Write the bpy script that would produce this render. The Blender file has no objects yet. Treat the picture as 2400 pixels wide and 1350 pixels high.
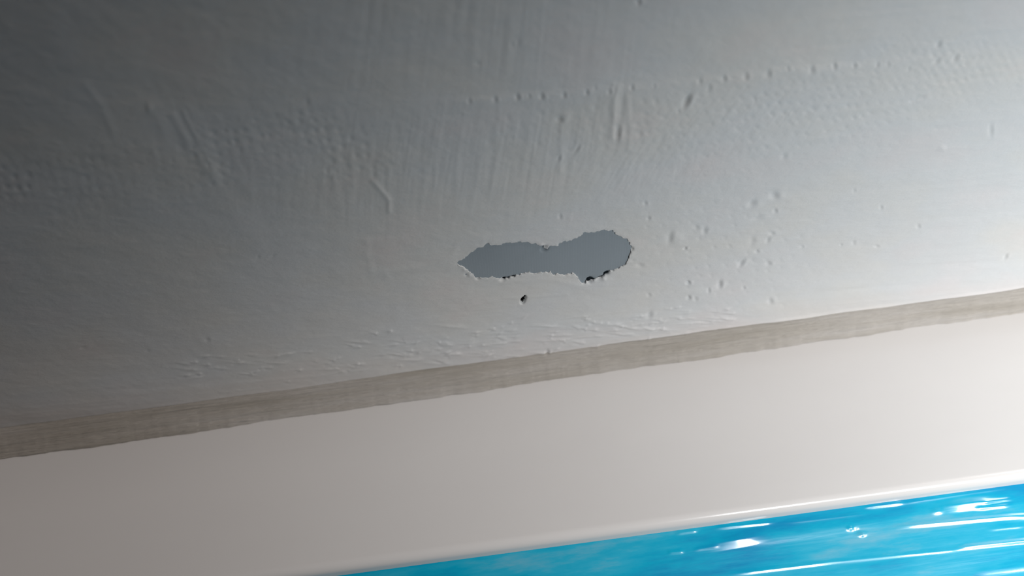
import bpy, math, random
import numpy as np
from mathutils import Vector, Matrix
random.seed(4); RNG = np.random.RandomState(7)
C = bpy.context.scene.collection
MM = 0.001

# ------------------------------------------------------------------ camera
# Window head seen from below: the plastered head of the reveal is the plane z = 0 (facing down),
# the face of the white window frame is the plane y = 0 (facing the room, -y). x runs along the frame.
W, H, F = 2400, 1350, 2000.0
YAW, PITCH, ROLL = math.radians(2.6), math.radians(40), math.radians(8.7)
fwd = Vector((math.sin(YAW)*math.cos(PITCH), math.cos(YAW)*math.cos(PITCH), math.sin(PITCH)))
rt0 = Vector((math.cos(YAW), -math.sin(YAW), 0)); up0 = rt0.cross(fwd)
rt = rt0*math.cos(ROLL) + up0*math.sin(ROLL)
rt = (rt0*math.cos(ROLL) - up0*math.sin(ROLL))
up = rt.cross(fwd)
def ray(px, py):
    return fwd + rt*((px-W/2)/F) - up*((py-H/2)/F)
CAM = -ray(1200, 876)*0.200            # the inner corner line passes 0.2 m in front of the lens
cam = bpy.data.cameras.new('camera'); co = bpy.data.objects.new('camera', cam); C.objects.link(co)
cam.sensor_width = 36; cam.lens = F/W*36; cam.clip_start = 0.005
m = Matrix((rt, up, -fwd)).transposed().to_4x4(); m.translation = CAM; co.matrix_world = m
cam.dof.use_dof = True; cam.dof.focus_distance = 0.172; cam.dof.aperture_fstop = 12.0
bpy.context.scene.camera = co
vs = bpy.context.scene.view_settings
vs.view_transform = 'Standard'; vs.look = 'None'; vs.gamma = 1; vs.use_curve_mapping = False; vs.exposure = 0.0

# ------------------------------------------------------------------ light
w = bpy.data.worlds.new('world'); bpy.context.scene.world = w; w.use_nodes = True
w.node_tree.nodes['Background'].inputs[0].default_value = (1.0, 0.95, 0.97, 1)
w.node_tree.nodes['Background'].inputs[1].default_value = 0.041
def area(name, loc, target, size, power, col, sy=None, spread=180):
    l = bpy.data.lights.new(name, 'AREA'); l.size = size; l.energy = power; l.color = col
    l.shape = 'RECTANGLE'; l.size_y = sy or size; l.spread = math.radians(spread)
    o = bpy.data.objects.new(name, l); C.objects.link(o); o.location = loc
    o.rotation_euler = (Vector(target)-Vector(loc)).to_track_quat('-Z', 'Y').to_euler()
    return o
# daylight key from the lower right: two small unseen lamps added close by
KP = 0.50
area('key_lamp_narrow', (0.124, -0.142, -0.253), (0.133, -0.049, -0.153), 0.034, KP*0.33, (0.985, 0.997, 1.0), 0.06, 105)
area('key_lamp_wide', (0.214, -0.142, -0.253), (0.223, -0.049, -0.153), 0.070, KP*0.67, (0.985, 0.997, 1.0), 0.06, 105)
area('room_light', (1.643, -1.96, -0.198), (0, 0, 0), 0.6, 24.0, (1.0, 0.90, 0.84), 0.6)

# ------------------------------------------------------------------ helpers
def project(x, y, z):
    dx, dy, dz = x-CAM.x, y-CAM.y, z-CAM.z
    a = dx*rt.x+dy*rt.y+dz*rt.z; b = dx*up.x+dy*up.y+dz*up.z; c = dx*fwd.x+dy*fwd.y+dz*fwd.z
    c = np.maximum(c, 0.02)
    return W/2+F*a/c, H/2-F*b/c
def on_head(px, py, z=0.0):
    d = ray(px, py); t = (z-CAM.z)/d.z; return CAM + d*t
def on_face(px, py, y=0.0):
    d = ray(px, py); t = (y-CAM.y)/d.y; return CAM + d*t
TAB = RNG.rand(512, 512)
def vnoise(u, v, seed=0):
    u = u+seed*37.17; v = v+seed*91.7
    i = np.floor(u).astype(int); j = np.floor(v).astype(int)
    fu = u-i; fv = v-j; fu = fu*fu*(3-2*fu); fv = fv*fv*(3-2*fv)
    g = lambda a, b: TAB[a % 512, b % 512]
    return ((g(i, j)*(1-fu)+g(i+1, j)*fu)*(1-fv)+(g(i, j+1)*(1-fu)+g(i+1, j+1)*fu)*fv)*2-1
def fbm(u, v, n=4, seed=0, gain=0.5):
    s = 0; a = 1
    for k in range(n): s = s+a*vnoise(u*2**k, v*2**k, seed+k*3); a *= gain
    return s
def sstep(a, b, x):
    t = np.clip((x-a)/(b-a), 0, 1); return t*t*(3-2*t)
def blob(U, V, cx, cy, rx, ry, rot=0):
    c, s = math.cos(rot), math.sin(rot); du = U-cx; dv = V-cy
    a = (du*c+dv*s)/rx; b = (-du*s+dv*c)/ry
    return np.exp(-np.minimum(a*a+b*b, 40))
def make_mesh(name, verts, faces, mat, parent=None, smooth=True):
    me = bpy.data.meshes.new(name)
    verts = np.asarray(verts, np.float32); faces = np.asarray(faces, np.int32)
    me.vertices.add(len(verts)); me.vertices.foreach_set('co', verts.ravel())
    n = len(faces); me.loops.add(n*4); me.polygons.add(n)
    me.loops.foreach_set('vertex_index', faces.ravel())
    me.polygons.foreach_set('loop_start', np.arange(0, n*4, 4, dtype=np.int32))
    me.polygons.foreach_set('use_smooth', np.full(n, smooth))
    me.update(calc_edges=True); me.validate(); me.materials.append(mat)
    o = bpy.data.objects.new(name, me); C.objects.link(o)
    if parent: o.parent = parent
    return o
def grid_faces(nu, nv, flip=False):
    i, j = np.meshgrid(np.arange(nu-1), np.arange(nv-1), indexing='ij'); a = (i*nv+j).ravel()
    f = np.stack([a, a+1, a+nv+1, a+nv], 1)
    return f[:, ::-1] if flip else f
def tag(o, label, cat=None, kind=None, group=None):
    o['label'] = label
    if cat: o['category'] = cat
    if kind: o['kind'] = kind
    if group: o['group'] = group
def spaced(lo, hi, flo, fhi, fine, n=14):
    a = flo-(flo-lo)*(np.linspace(1, 0, n, endpoint=False)**2)
    b = np.arange(flo, fhi, fine); c = fhi+(hi-fhi)*(np.linspace(0, 1, n)**2)
    return np.concatenate([a, b, c])

# ------------------------------------------------------------------ materials
class Mat:
    def __init__(s, name, col, rough, **kw):
        s.m = bpy.data.materials.new(name); s.m.use_nodes = True; s.t = s.m.node_tree
        s.b = s.t.nodes['Principled BSDF']; s.b.inputs['Base Color'].default_value = (*col, 1)
        s.b.inputs['Roughness'].default_value = rough
        for k, v in kw.items(): s.b.inputs[k.replace('_', ' ')].default_value = v
        s.co = s.t.nodes.new('ShaderNodeTexCoord').outputs['Object']; s.h = None
    def noise(s, scale, stretch=(1, 1, 1), detail=4, rough=0.55):
        mp = s.t.nodes.new('ShaderNodeMapping'); mp.inputs['Scale'].default_value = stretch
        s.t.links.new(s.co, mp.inputs[0]); n = s.t.nodes.new('ShaderNodeTexNoise')
        n.inputs['Scale'].default_value = scale; n.inputs['Detail'].default_value = detail
        n.inputs['Roughness'].default_value = rough; s.t.links.new(mp.outputs[0], n.inputs['Vector']); return n.outputs['Fac']
    def ramp(s, fac, stops):
        r = s.t.nodes.new('ShaderNodeValToRGB'); s.t.links.new(fac, r.inputs[0])
        e = r.color_ramp.elements
        while len(e) < len(stops): e.new(0.5)
        for q, (p, c) in zip(e, stops): q.position = p; q.color = (*c, 1)
        return r.outputs[0]
    def color(s, sock): s.t.links.new(sock, s.b.inputs['Base Color'])
    def bump(s, fac, dist, strength=1.0):
        b = s.t.nodes.new('ShaderNodeBump'); b.inputs['Strength'].default_value = strength
        b.inputs['Distance'].default_value = dist; s.t.links.new(fac, b.inputs['Height'])
        if s.h: s.t.links.new(s.h, b.inputs['Normal'])
        s.h = b.outputs[0]; s.t.links.new(s.h, s.b.inputs['Normal'])
P = Mat('white_plaster', (0.62, 0.64, 0.65), 0.62, Specular_IOR_Level=0.35)
P.color(P.ramp(P.noise(28, (1, 1.6, 1), 5), [(0.28, (0.635, 0.610, 0.598)), (0.42, (0.615, 0.622, 0.612)), (0.55, (0.602, 0.622, 0.632)), (0.74, (0.632, 0.618, 0.622))]))
# the last few millimetres before the joint are smeared with the beige filler
sx = P.t.nodes.new('ShaderNodeSeparateXYZ'); P.t.links.new(P.co, sx.inputs[0])
mr = P.t.nodes.new('ShaderNodeMapRange'); mr.inputs['From Min'].default_value = -0.016; mr.inputs['From Max'].default_value = -0.003
P.t.links.new(sx.outputs['Y'], mr.inputs['Value'])
mu = P.t.nodes.new('ShaderNodeMath'); mu.operation = 'MULTIPLY'; P.t.links.new(mr.outputs[0], mu.inputs[0]); P.t.links.new(P.noise(130, (0.2, 2.5, 1), 4), mu.inputs[1])
mx = P.t.nodes.new('ShaderNodeMix'); mx.data_type = 'RGBA'; P.t.links.new(mu.outputs[0], mx.inputs['Factor'])
P.t.links.new(P.b.inputs['Base Color'].links[0].from_socket, mx.inputs['A']); mx.inputs['B'].default_value = (0.60, 0.535, 0.50, 1)
P.color(mx.outputs['Result'])
P.bump(P.noise(300, (0.5, 1, 1), 6, 0.68), 0.00028, 0.6)
P.bump(P.noise(2200, (1, 1, 1), 3), 0.00003, 0.6)
J = Mat('beige_joint_filler', (0.45, 0.42, 0.38), 0.75, Specular_IOR_Level=0.25)
J.color(J.ramp(J.noise(60, (0.25, 3, 3), 5), [(0.3, (0.36, 0.33, 0.285)), (0.5, (0.455, 0.425, 0.385)), (0.7, (0.53, 0.505, 0.48))]))
J.bump(J.noise(300, (0.05, 2.6, 2.6), 6, 0.68), 0.0012, 1.0)
V_ = Mat('white_frame_plastic', (0.72, 0.71, 0.70), 0.17, Specular_IOR_Level=0.45)
V_.color(V_.ramp(V_.noise(22, (0.4, 1, 1), 4), [(0.3, (0.655, 0.642, 0.635)), (0.7, (0.68, 0.672, 0.665))]))
V_.bump(V_.noise(35, (0.3, 1, 1), 3), 0.0006, 0.25)
B_ = Mat('blue_grey_membrane', (0.268, 0.312, 0.345), 0.7, Specular_IOR_Level=0.3)
B_.bump(B_.noise(1500), 0.00003, 0.5)
FM = Mat('blue_protective_film', (0.0, 0.33, 0.62), 0.24, Specular_IOR_Level=0.35, Coat_Weight=0.6, Coat_Roughness=0.08)
FM.color(FM.ramp(FM.noise(70, (0.35, 1, 1.8), 6, 0.62), [(0.38, (0.0, 0.25, 0.48)), (0.50, (0.0, 0.36, 0.56)), (0.58, (0.02, 0.39, 0.58)), (0.72, (0.17, 0.43, 0.56))]))
FM.bump(FM.noise(160, (0.12, 1, 1.6), 4), 0.0003, 0.35)

# ------------------------------------------------------------------ plaster head of the reveal
# fine grid where the photograph looks, coarse beyond
edge_l, edge_r = on_head(0, 1003), on_head(2400, 673)      # lower rim of the plaster, toward the frame
xs = spaced(-0.55, 0.55, -0.150, 0.150, 0.00021)
y_edge = 0.5*(edge_l.y+edge_r.y)
ys = np.concatenate([-0.32+0.20*np.linspace(0, 1, 14, endpoint=False)**0.7, np.arange(-0.120, y_edge, 0.00021), [y_edge]])
X, Y = np.meshgrid(xs, ys, indexing='ij')
# the rim line wanders a little along the frame
rim = edge_l.y+(edge_r.y-edge_l.y)*(xs-edge_l.x)/(edge_r.x-edge_l.x)
rim = np.clip(rim, min(edge_l.y, edge_r.y)-0.002, max(edge_l.y, edge_r.y)+0.002)
rimw = rim + 0.00030*fbm(xs/0.03, xs*0, 3, 5)
RX = rimw[:, None]
k = sstep(-0.02, y_edge, Y); Y = Y + (RX-y_edge)*k
U, V = project(X, Y, 0*X)
Xm, Ym = X/MM, Y/MM
# --- height toward the room, in mm
h = 0.10*fbm(Xm/26, Ym/20, 3, 1) + 0.030*fbm(Xm/5, Ym/4, 3, 2) + 0.012*fbm(Xm/1.3, Ym/1.0, 3, 6)
def streaks(tilt, wl, ln, seed):      # fine ridges running mostly across the band
    a = U+tilt*V; return vnoise(a/wl, V/ln, seed)+0.6*vnoise(a/(wl*0.47), V/ln, seed+1)
h += 0.040*streaks(0.16, 13, 120, 11)*blob(U, V, 1180, 360, 430, 130)
h += 0.032*streaks(0.10, 17, 140, 13)*blob(U, V, 1080, 60, 420, 150)
h += 0.045*streaks(-0.42, 30, 200, 17)*blob(U, V, 470, 350, 130, 110, 0.4)
h += 0.040*streaks(0.0, 18, 100, 19)*blob(U, V, 860, 430, 260, 100)
h += 0.060*streaks(0.08, 17, 80, 23)*blob(U, V, 1450, 280, 36, 85)
h += 0.034*streaks(0.6, 12, 80, 27)*blob(U, V, 1500, 400, 180, 70)
h += 0.030*streaks(0.75, 13, 45, 29)*blob(U, V, 1740, 280, 260, 90, -0.1)
# trowel streaks along the frame
t = V+0.09*U
low = sstep(-150, 0, V-(1003-0.1375*U)+0)           # near the lower rim
h += 0.020*(vnoise(U/260, t/9, 31)+0.6*vnoise(U/150, t/4.5, 32))*(0.35+1.3*low)*sstep(420, 700, V+0.1*U)
h += 0.022*vnoise(U/300, t/10, 33)*sstep(1650, 2000, U)
# imprint of the glass-fibre mesh: shallow pits in a regular lattice
def lattice(px, py, rad, tilt, seed):
    a = (U-tilt*V)/px; b = (V+0.12*U)/py
    i = np.floor(a).astype(int); j = np.floor(b).astype(int)
    ja = TAB[(i+seed) % 512, (j*7+seed) % 512]-0.5; jb = TAB[(i*5+seed) % 512, (j+seed+99) % 512]-0.5
    am = 0.3+TAB[(i*3+seed) % 512, (j*11+seed) % 512]
    du = (a-i-0.5-0.35*ja)*px; dv = (b-j-0.5-0.35*jb)*py
    return am*np.exp(-(du*du+dv*dv)/(rad*rad))
band = sstep(0, 50, V-(235-0.10*(U-1100)*(U > 1100)+0.18*np.maximum(700-U, 0)))*(1-sstep(400, 520, V+0.12*(U-500)))*(1+0.35*(1-sstep(700, 1100, U)))
band *= 0.35+0.65*sstep(-0.3, 0.5, fbm(U/170, V/120, 3, 41))
h -= 0.065*lattice(27, 24, 7, 0.25, 3)*band*(1-0.4*sstep(1500, 1900, U))
h -= 0.075*lattice(26, 25, 6, 0.5, 8)*blob(U, V, 1900, 250, 420, 110, -0.15)
h -= 0.075*lattice(22, 16, 7, 0.5, 9)*blob(U, V, 2230, 150, 150, 60)
h -= 0.050*lattice(34, 22, 5, 0.4, 10)*blob(U, V, 1700, 600, 220, 160)*1.3
# a ledge where the thicker coat begins, with a row of mesh pits along it
ledge = np.interp(U, [900, 1100, 1480, 1640, 1800, 2060, 2300], [238, 232, 200, 186, 163, 146, 120])
h += 0.10*sstep(-9, 9, V-ledge)*sstep(900, 1150, U)*(1-sstep(2050, 2300, U))*np.exp(-np.maximum(V-ledge, 0)/60)
def dent(cx, cy, rx, ry, d, rot=0.0, rimh=0.35):
    global h
    d = d*1.45; rx = rx*.9; ry = ry*.9
    h = h - d*blob(U, V, cx, cy, rx, ry, rot)
    if rimh: h = h + rimh*d*blob(U, V, cx+rx*1.3, cy+ry*0.1, rx*1.1, ry*1.1, rot)
for cx, cy, r, d in [(1100, 236, 6, .10), (1160, 232, 7, .13), (1213, 227, 7, .20), (1240, 225, 5, .09), (1270, 225, 7, .20), (1322, 222, 6, .17),
                     (1375, 215, 6, .17), (1428, 213, 6, .13), (1481, 204, 6, .13), (1532, 200, 5, .06), (1640, 190, 7, .09), (1662, 205, 8, .11), (1697, 183, 7, .14),
                     (1748, 178, 8, .17), (1800, 172, 9, .18), (1846, 160, 6, .09), (1902, 162, 9, .16), (1955, 155, 7, .16), (2002, 153, 6, .14), (2056, 151, 6, .10),
                     (2080, 150, 7, .08), (2130, 160, 7, .08), (1497, 4, 7, .25), (1395, 205, 5, .06), (1590, 260, 5, .08)]:
    dent(cx, cy, r*.8, r, d)
for a in [(1610, 236, 7, 17, .42, .5), (1312, 280, 8, 7, .22, 0), (1448, 312, 6, 17, .25, .1), (1440, 210, 5, 16, .12, .2), (1200, 103, 6, 5, .05),
          (2200, 103, 6, 9, .16, .6), (2196, 142, 6, 12, .14, .8), (2240, 135, 6, 12, .14, .6), (2322, 306, 6, 15, .12, 0), (1768, 232, 5, 8, .06),
          (2145, 233, 14, 5, .10, -.5), (2163, 228, 9, 5, .10, -.4), (1838, 366, 7, 8, .10, .5), (1570, 557, 7, 15, .20, .25), (1652, 541, 6, 8, .20, .5),
          (1632, 533, 7, 6, .12), (1762, 477, 12, 7, .20, -.6), (1815, 458, 11, 9, .25), (1817, 494, 5, 5, .16), (1774, 511, 14, 4, .14, -.3),
          (1810, 547, 6, 4, .14), (1763, 565, 8, 12, .12, .4), (1800, 563, 5, 8, .14, .6), (1774, 589, 5, 4, .16), (1738, 617, 5, 11, .26, .7),
          (1801, 617, 7, 5, .20, -.2), (1613, 662, 5, 4, .34), (1687, 666, 6, 9, .34, .3), (1614, 697, 5, 5, .26), (1805, 705, 7, 7, .20), (1606, 582, 4, 2.5, .3, -.3),
          (1661, 680, 4, 6, .16), (1743, 674, 4, 4, .12), (1522, 737, 7, 10, .20, .5), (1521, 691, 5, 4, .12), (2357, 601, 4, 7, .24, .6), (2152, 530, 5, 5, .14),
          (2065, 486, 4, 5, .14), (2001, 569, 5, 5, .13), (1972, 574, 3, 3, .12), (1880, 578, 4, 3, .10), (2055, 577, 6, 3, .13), (1283, 826, 5, 6, .30),
          (1520, 511, 5, 4, .14, -.5), (1512, 476, 5, 5, .12), (1313, 508, 4, 6, .12), (1500, 622, 10, 5, .14), (1120, 150, 8, 5, .05), (1630, 700, 5, 5, .1),
          (1482, 610, 8, 4, .06), (2002, 446, 4, 4, .08), (485, 795, 7, 5, .10), (1095, 645, 6, 4, .2), (640, 600, 7, 3, .06, -.5), (605, 603, 4, 5, .06, .5),
          (195, 815, 9, 3, .08, -.2), (345, 822, 6, 4, .06), (720, 240, 7, 9, .06), (1215, 100, 6, 8, .06, .4), (1310, 370, 4, 8, .16, .4), (1352, 350, 4, 12, .14, .6)]:
    dent(*a)
def ridge(pts, wd, ht):
    global h
    best = np.full(U.shape, 1e9)
    for (x0, y0), (x1, y1) in zip(pts[:-1], pts[1:]):
        L = (x1-x0)**2+(y1-y0)**2; tt = np.clip(((U-x0)*(x1-x0)+(V-y0)*(y1-y0))/L, 0, 1)
        best = np.minimum(best, (U-x0-tt*(x1-x0))**2+(V-y0-tt*(y1-y0))**2)
    h = h+ht*np.exp(-np.minimum(best/(wd*wd), 40))
ridge([(875, 425), (893, 445), (912, 470), (912, 495)], 6, .13)
ridge([(858, 560), (862, 600), (872, 640), (905, 648)], 9, .045)
ridge([(905, 640), (1000, 622), (1058, 600), (1072, 575), (1130, 560)], 9, .08)
ridge([(1440, 200), (1438, 260), (1436, 320)], 7, .14); ridge([(1470, 225), (1476, 300), (1474, 350)], 7, .08); ridge([(1316, 290), (1313, 400)], 6, .05)
ridge([(405, 270), (440, 330), (475, 380), (505, 425)], 10, .07); ridge([(430, 265), (470, 340), (500, 400)], 6, .05); ridge([(200, 200), (240, 250), (265, 310)], 9, .05)
ridge([(1095, 720), (1180, 700), (1330, 690)], 4, .05); ridge([(2020, 745), (2300, 700)], 4, .04)
ridge([(1180, 660), (1300, 655), (1360, 672), (1420, 665)], 6, .06)
h += 0.16*blob(U, V, 1590, 556, 14, 16)+0.10*blob(U, V, 1328, 272, 9, 8)+0.14*blob(U, V, 2208, 346, 8, 6)+0.12*blob(U, V, 350, 253, 7, 9)+.06*blob(U, V, 380, 290, 25, 20)
h += 0.10*blob(U, V, 1640, 690, 40, 16)+0.06*blob(U, V, 1680, 420, 120, 25, -.3)+0.05*blob(U, V, 1580, 480, 60, 60)
# flakes and crumbs dragged along the lower rim
for q in range(230):
    u = random.uniform(430, 1720); c = 872-(u-480)*0.098+random.gauss(0, 22)
    if u > 1300: c -= 12
    if u < 900 and random.random() < 0.45: continue
    L = random.uniform(4, 17) if random.random() < .7 else random.uniform(15, 38); r = -0.05+random.gauss(0, .14)
    a = random.uniform(.05, .16)
    h += a*blob(U, V, u, c, L, random.uniform(1.8, 3.2), r)+a*.6*blob(U, V, u+L*.5, c-1.5, L*.35, 2.6, r+random.gauss(0, .4))
    if random.random() < .6: h -= a*blob(U, V, u-L*.3, c+4, L*.7, 2.4, r)
# thin burr along the rim of the plaster, strongest at its bright end
h += (0.30*sstep(1250, 1900, U)+0.05)*np.exp(-((RX-Y)/0.00055)**2)*(0.65+0.35*vnoise(U/60, U*0, 50))
# pin hole
pin = np.maximum(blob(U, V, 1226, 704, 6.0, 9.5, .45), blob(U, V, 1231, 697, 3.5, 4.5, 0))
h -= 0.7*sstep(0.25, 0.6, pin)
# --- the chipped patch: outline of the missing plaster
OZ = [(280,548),(310,520),(350,495),(395,468),(440,430),(500,395),(560,362),(600,378),(650,378),(720,360),(800,350),(870,342),(930,345),(980,362),(1040,370),(1080,378),(1095,405),(1120,412),(1150,385),(1220,378),(1260,345),(1330,330),(1400,312),(1440,290),(1480,250),(1530,258),(1590,252),(1640,228),(1680,240),(1720,235),(1760,268),(1790,290),(1830,305),(1860,320),(1890,350),(1905,385),(1918,410),(1905,440),(1885,480),(1870,520),(1845,560),(1800,590),(1750,610),(1700,630),(1650,665),(1610,690),(1570,700),(1520,722),(1490,728),(1450,738),(1425,715),(1410,680),(1385,660),(1370,640),(1330,655),(1280,658),(1220,650),(1180,648),(1150,632),(1110,632),(1050,640),(990,645),(940,635),(890,648),(840,662),(790,680),(740,695),(700,705),(650,690),(610,675),(560,685),(500,690),(460,685),(430,655),(400,640),(370,605),(340,575),(300,568)]
OUT = [(1000+a*0.2519, 480+b*0.2519) for a, b in OZ]
fine = []
for (x0, y0), (x1, y1) in zip(OUT, OUT[1:]+OUT[:1]):
    L = math.hypot(x1-x0, y1-y0); n = max(2, int(L/3.2))
    for i in range(n):
        t_ = i/n; j_ = random.gauss(0, 1.5)
        fine.append((x0+(x1-x0)*t_-(y1-y0)/L*j_, y0+(y1-y0)*t_+(x1-x0)/L*j_))
POLY = np.array([tuple(on_head(a, b).xy) for a, b in fine])
bx0, by0 = POLY.min(0)-0.002; bx1, by1 = POLY.max(0)+0.002
sel = (X > bx0) & (X < bx1) & (Y > by0) & (Y < by1)
px_, py_ = X[sel], Y[sel]
A = POLY; Bp = np.roll(POLY, -1, 0)
def inside(x, y):
    c = np.zeros(x.shape, bool)
    for (x0, y0), (x1, y1) in zip(A, Bp):
        cond = ((y0 > y) != (y1 > y)); c ^= cond & (x < (x1-x0)*(y-y0)/(y1-y0+1e-15)+x0)
    return c
def nearest(x, y):
    bd = np.full(x.shape, 1e9); nx = x.copy(); ny = y.copy()
    for (x0, y0), (x1, y1) in zip(A, Bp):
        dx, dy = x1-x0, y1-y0; tt = np.clip(((x-x0)*dx+(y-y0)*dy)/(dx*dx+dy*dy+1e-18), 0, 1)
        qx = x0+tt*dx; qy = y0+tt*dy; d = (x-qx)**2+(y-qy)**2; mk = d < bd
        bd[mk] = d[mk]; nx[mk] = qx[mk]; ny[mk] = qy[mk]
    return nx, ny, np.sqrt(bd)
ins = np.zeros(X.shape, bool); ins[sel] = inside(px_, py_)
nx, ny, nd = nearest(px_, py_)
D = np.full(X.shape, 1.0); D[sel] = nd
# feathered, slightly lifted lip round the patch
h += 0.035*np.exp(-(D/0.0009)**2)*(0.5+0.5*vnoise(U/14, V/14, 61)) - 0.05*np.exp(-(D/0.00022)**2)
for cx, cy, r in [(1081, 622, 5), (1089, 632, 4), (1098, 646, 5), (1270, 575, 6), (1389, 655, 6), (1415, 654, 6)]:
    h += 0.22*blob(U, V, cx, cy, r, r*.7)
for cx, cy, rx, ry, rot in [(1277, 580, 6, 4, -.6), (1382, 658, 6, 6, -.5), (1422, 641, 6, 4, -.4), (1481, 584, 3, 4, .2), (1178, 655, 6, 4, -.5), (1120, 653, 4, 3, 0), (1190, 650, 8, 2.5, -.4), (1475, 592, 2, 4, .4), (1405, 651, 8, 3, -.4)]:
    h -= 0.55*blob(U, V, cx, cy, rx, ry, rot)
idx = np.arange(X.size).reshape(X.shape)
faces = grid_faces(len(xs), len(ys))
fin = ins.ravel()[faces].all(1) | (pin.ravel()[faces] > 0.42).all(1)
keep = ~fin
kf = faces[keep]
# boundary vertices of the opening snap on to the outline (only those inside it)
used = np.zeros(X.size, bool); used[kf.ravel()] = True
Xf, Yf = X.ravel().copy(), Y.ravel().copy()
selidx = idx[sel]; snap = ins[sel] & used[selidx]
Xf[selidx[snap]] = nx[snap]; Yf[selidx[snap]] = ny[snap]
Z = (-h*MM).ravel()
verts = np.stack([Xf, Yf, Z], 1)
# side walls of the opening: drop the snapped rim down to the membrane
e = np.concatenate([kf[:, [0, 1]], kf[:, [1, 2]], kf[:, [2, 3]], kf[:, [3, 0]]])
se = np.sort(e, 1); key = se[:, 0].astype(np.int64)*X.size+se[:, 1]
uq, first, cnt = np.unique(key, return_index=True, return_counts=True)
be = e[first[cnt == 1]]
inb = ins.ravel()
be = be[inb[be[:, 0]] & inb[be[:, 1]]]
ids = np.unique(be); mp_ = {int(v): len(verts)+i for i, v in enumerate(ids)}
low_ = verts[ids].copy(); low_[:, 2] = 0.00050
verts = np.concatenate([verts, low_])
wall = np.array([[b, a, mp_[int(a)], mp_[int(b)]] for a, b in be], np.int32)
allf = np.concatenate([kf, wall])
# turn the rim of the plaster up into the joint so that it has a thickness
nv0 = len(verts); last = idx[:, -1]
back = verts[last].copy(); back[:, 1] += 0.0004; back[:, 2] = 0.006
verts = np.concatenate([verts, back]); nb = nv0+np.arange(len(xs))
edgef = np.stack([last[:-1], nb[:-1], nb[1:], last[1:]], 1)
allf = np.concatenate([allf, edgef])
rem = np.zeros(len(verts), bool); rem[allf.ravel()] = True
new = np.cumsum(rem)-1
head = make_mesh('wall_head', verts[rem], new[allf], P.m)
tag(head, 'rough off-white skim plaster on the reveal above the window frame, with a chipped patch', 'wall', 'structure')

# the smooth embossed membrane laid bare in the patch
gx = np.arange(bx0-0.001, bx1+0.001, 0.00013); gy = np.arange(by0-0.001, by1+0.001, 0.00013)
GX, GY = np.meshgrid(gx, gy, indexing='ij')
a_, b_ = (GX+0.9*GY)/0.00105, (GX-0.9*GY)/0.00105
gz = 0.00027-0.000009*np.sin(a_*math.tau)*np.sin(b_*math.tau)
gz += 0.00012*vnoise(GX/0.008, GY/0.006, 70)
GU, GV = project(GX, GY, GX*0+0.0005)
gz += 0.006*sstep(0.15, 0.5, blob(GU, GV, 1229, 704, 16, 18))
for cx, cy, rx, ry, rot in [(1382, 658, 7, 6, -.5), (1422, 641, 6, 4, -.4), (1482, 584, 2.5, 5, .2), (1178, 655, 7, 4, -.5), (1277, 580, 6, 4, -.6), (1404, 652, 9, 2.6, -.4), (1120, 653, 4, 3, 0), (1195, 649, 9, 2.2, -.35), (1476, 598, 1.6, 6, .4)]:
    gz += 0.0022*blob(GU, GV, cx, cy, rx, ry, rot)
mem = make_mesh('exposed_membrane', np.stack([GX.ravel(), GY.ravel(), gz.ravel()], 1), grid_faces(len(gx), len(gy)), B_.m, head)
mem['label'] = 'smooth blue-grey membrane with fine embossed dots laid bare where the plaster has chipped off'
# masonry lintel behind plaster and membrane
lin = make_mesh('masonry_lintel', [(-.55, -.33, .008), (.55, -.33, .008), (.55, .06, .008), (-.55, .06, .008), (-.55, -.33, .06), (.55, -.33, .06), (.55, .06, .06), (-.55, .06, .06)],
    [(0, 3, 2, 1), (4, 5, 6, 7), (0, 1, 5, 4), (2, 3, 7, 6), (1, 2, 6, 5), (3, 0, 4, 7)], P.m, head, False)

# ------------------------------------------------------------------ filler joint between plaster and frame
jl, jr = on_face(0, 1079), on_face(2400, 732)
jx = spaced(-0.55, 0.55, -0.150, 0.150, 0.0003)
rimj = np.interp(jx, xs, Y[:, -1]); rimz = np.interp(jx, xs, -h[:, -1]*MM)
zf = jl.z+(jr.z-jl.z)*(jx-jl.x)/(jr.x-jl.x); zf = np.clip(zf, min(jl.z, jr.z)-.001, max(jl.z, jr.z)+.001)
zf = zf+0.00008*fbm(jx/0.0022, jx*0, 3, 87)+0.00028*fbm(jx/0.012, jx*0, 4, 81)+0.00015*np.round(vnoise(jx/0.02, jx*0, 82)*2)/2
nj = 40; vv = np.linspace(0, 1, nj)
JX = np.repeat(jx[:, None], nj, 1); T = np.repeat(vv[None], len(jx), 0)
JY = rimj[:, None]*(1-T)+0.00003*(1-T)-0.00022*T; JZ = (rimz[:, None]+0.00002)*(1-T)**12+zf[:, None]*T
sag = 0.00012*np.sin(T*math.pi)
TT = T+JX/0.16
rel = 0.00009*vnoise(JX/0.022, TT*9, 84)+0.00009*vnoise(JX/0.012, TT*17, 85)+0.00010*fbm(JX/0.008, T*3, 3, 86)
off = sag+rel*np.sin(T*math.pi)**0.5
JY = JY+off*0.6; JZ = JZ+off*0.6
endrow = np.stack([jx, jx*0+0.0003, zf+0.0001], 1)
VJ = np.concatenate([np.stack([JX.ravel(), JY.ravel(), JZ.ravel()], 1), endrow])
ij = np.arange(len(jx)); lastj = ij*nj+nj-1; eb = len(jx)*nj+ij
FJ = np.concatenate([grid_faces(len(jx), nj), np.stack([lastj[:-1], eb[:-1], eb[1:], lastj[1:]], 1)])
joint = make_mesh('trim_1', VJ, FJ, J.m)
tag(joint, 'beige brushed filler joint between the rough plaster and the white window frame', 'joint', 'structure')

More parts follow.
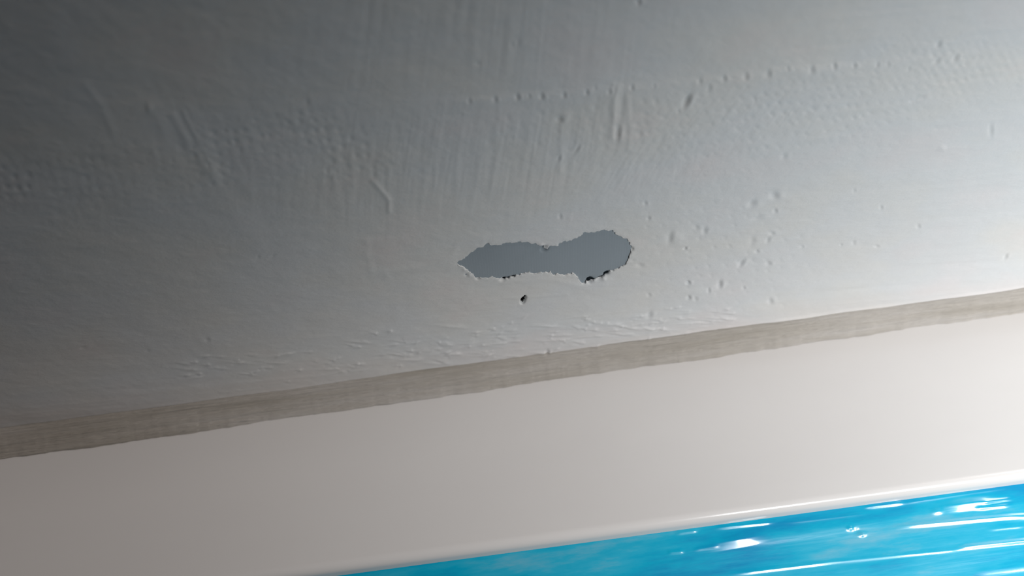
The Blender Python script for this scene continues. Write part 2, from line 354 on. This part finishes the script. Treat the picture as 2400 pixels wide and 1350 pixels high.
# ------------------------------------------------------------------ window frame: an extruded profile
def extrude(name, prof, mat, parent=None, xr=0.55, closed=False, flip=False):
    pr = np.array(prof); n = len(pr); ex = np.array([-xr, -.3, -.15, 0, .15, .3, xr])
    Vt = np.array([(x, p[0], p[1]) for x in ex for p in pr]); fs = []
    for i in range(len(ex)-1):
        for j in range(n if closed else n-1):
            a, b = i*n+j, i*n+(j+1) % n; fs.append((a, b, b+n, a+n))
    fs = np.array(fs);
    if flip: fs = fs[:, ::-1]
    return make_mesh(name, Vt, fs, mat, parent)
ys0 = 0.0034
fl, fr = on_face(880, 1350, ys0), on_face(2400, 1121, ys0)
zb = 0.5*(fl.z+fr.z); print('frame lower edge', fl, fr, 'joint', jl, jr, 'edge', edge_l, edge_r)
R = 0.0020; zb2 = zb
prof = [(0, 0.012), (0, 0.0), (0, -0.010), (0, -0.02), (0, zb2+R+.004), (0.00003, zb2+R)]
for q in range(1, 13):
    a = q/12*math.pi/2; prof.append((R*(1-math.cos(a))+.00003, zb2+R-R*math.sin(a)))
prof += [(0.0044, zb2), (0.0080, zb2+.0002), (0.010, zb2+.002), (0.010, zb2+.02), (0.05, zb2+.02), (0.05, 0.012)]
frame = extrude('window_1', prof, V_.m, closed=True, flip=True)
tag(frame, 'smooth white plastic window frame rail with a rounded lower lip under the filler joint', 'window frame', 'structure')
# sash rail behind and below the lip
sp = [(ys0+.0010, zb2+.0030), (ys0+.0010, zb2+.0002), (ys0+.0010+.060*math.sin(math.radians(27)), zb2-.060*math.cos(math.radians(27))), (ys0+.045, zb2-.060), (ys0+.045, zb2+.0030)]
sash = extrude('sash_rail', sp, V_.m, frame, closed=True, flip=True); sash['label'] = 'white sash rail under the blue film'

# ------------------------------------------------------------------ blue protective film, wrinkled along its length
# the film lies on the sloping bead of the sash: down the slope it recedes
fx = spaced(-0.55, 0.55, -0.06, 0.170, 0.00028); fs_ = np.arange(-0.004, 0.060, 0.00016)
FX, FS = np.meshgrid(fx, fs_, indexing='ij')
BT = math.radians(27); nyf, nzf = -math.cos(BT), -math.sin(BT)
y0f, z0f = ys0, zb2+0.0002
FY = y0f+FS*math.sin(BT); FZ = z0f-FS*math.cos(BT)
FU, FV = project(FX, FY, FZ)
d = 0.10*vnoise(FX/0.06, FS/0.008, 90)+0.018*vnoise(FX/0.03, FS/0.0022, 91)+0.006*vnoise(FX/0.012, FS/0.0010, 92)
def seg(x0, y0, x1, y1, wd, am, taper=0.18):
    global d
    L = math.hypot(x1-x0, y1-y0); ux, uy = (x1-x0)/L, (y1-y0)/L
    tt = ((FU-x0)*ux+(FV-y0)*uy)/L; q = -(FU-x0)*uy+(FV-y0)*ux
    e = sstep(-taper, taper, tt)*(1-sstep(1-taper, 1+taper, tt))
    d = d+am*e*np.exp(-np.minimum((q/wd)**2, 40))
def facet(x0, y0, x1, y1, upw, dn, am=1.0, taper=0.3):      # a fold with a steep upper side and a plane lower flank
    global d
    L = math.hypot(x1-x0, y1-y0); ux, uy = (x1-x0)/L, (y1-y0)/L
    tt = ((FU-x0)*ux+(FV-y0)*uy)/L; q = -(FU-x0)*uy+(FV-y0)*ux
    e = sstep(-taper, taper, tt)*(1-sstep(1-taper, 1+taper, tt))
    d = d+0.0235*am*dn*e*np.where(q < 0, np.exp(-np.minimum((q/upw)**2, 40)), np.clip(1-q/dn, 0, 1))
facet(1678, 1274, 1768, 1258, 12, 20, .62, .5); seg(1630, 1288, 1680, 1280, 4, .08); seg(1760, 1262, 2060, 1222, 18, .12)
facet(2222, 1186, 2320, 1173, 10, 19, .62, .45); seg(2300, 1178, 2368, 1169, 4.5, .11); seg(2290, 1192, 2364, 1184, 4.5, .11); seg(2184, 1200, 2206, 1197, 7, .14, .4)
facet(2130, 1232, 2400, 1207, 5, 8, .85, .2); seg(2400, 1212, 2700, 1180, 6, .15)
seg(1725, 1344, 1950, 1317, 4.5, .085); seg(1950, 1317, 2250, 1287, 4.5, .07); facet(2255, 1282, 2430, 1264, 5, 8, .85, .15)
seg(1687, 1236, 1807, 1224, 4.5, .13); seg(1586, 1249, 1632, 1243, 4.5, .12); seg(2030, 1188, 2110, 1178, 5, .14); seg(2110, 1180, 2344, 1145, 4, .06)
seg(1567, 1294, 1600, 1292, 4.5, .10); seg(1850, 1224, 2030, 1203, 4.5, .07); seg(2320, 1240, 2400, 1232, 5, .06); seg(2290, 1340, 2420, 1326, 10, .06); seg(1200, 1335, 1480, 1300, 20, .10)
d = d+.16*blob(FU, FV, 1992, 1238, 7, 5)+.16*blob(FU, FV, 2021, 1253, 8, 5, -.2)-.1*blob(FU, FV, 2008, 1244, 6, 6)
off = d*MM
film = make_mesh('protective_film', np.stack([FX.ravel(), (FY+nyf*off).ravel(), (FZ+nzf*off).ravel()], 1), grid_faces(len(fx), len(fs_)), FM.m)
tag(film, 'glossy wrinkled bright blue protective film stuck on the sash below the white frame', 'film')
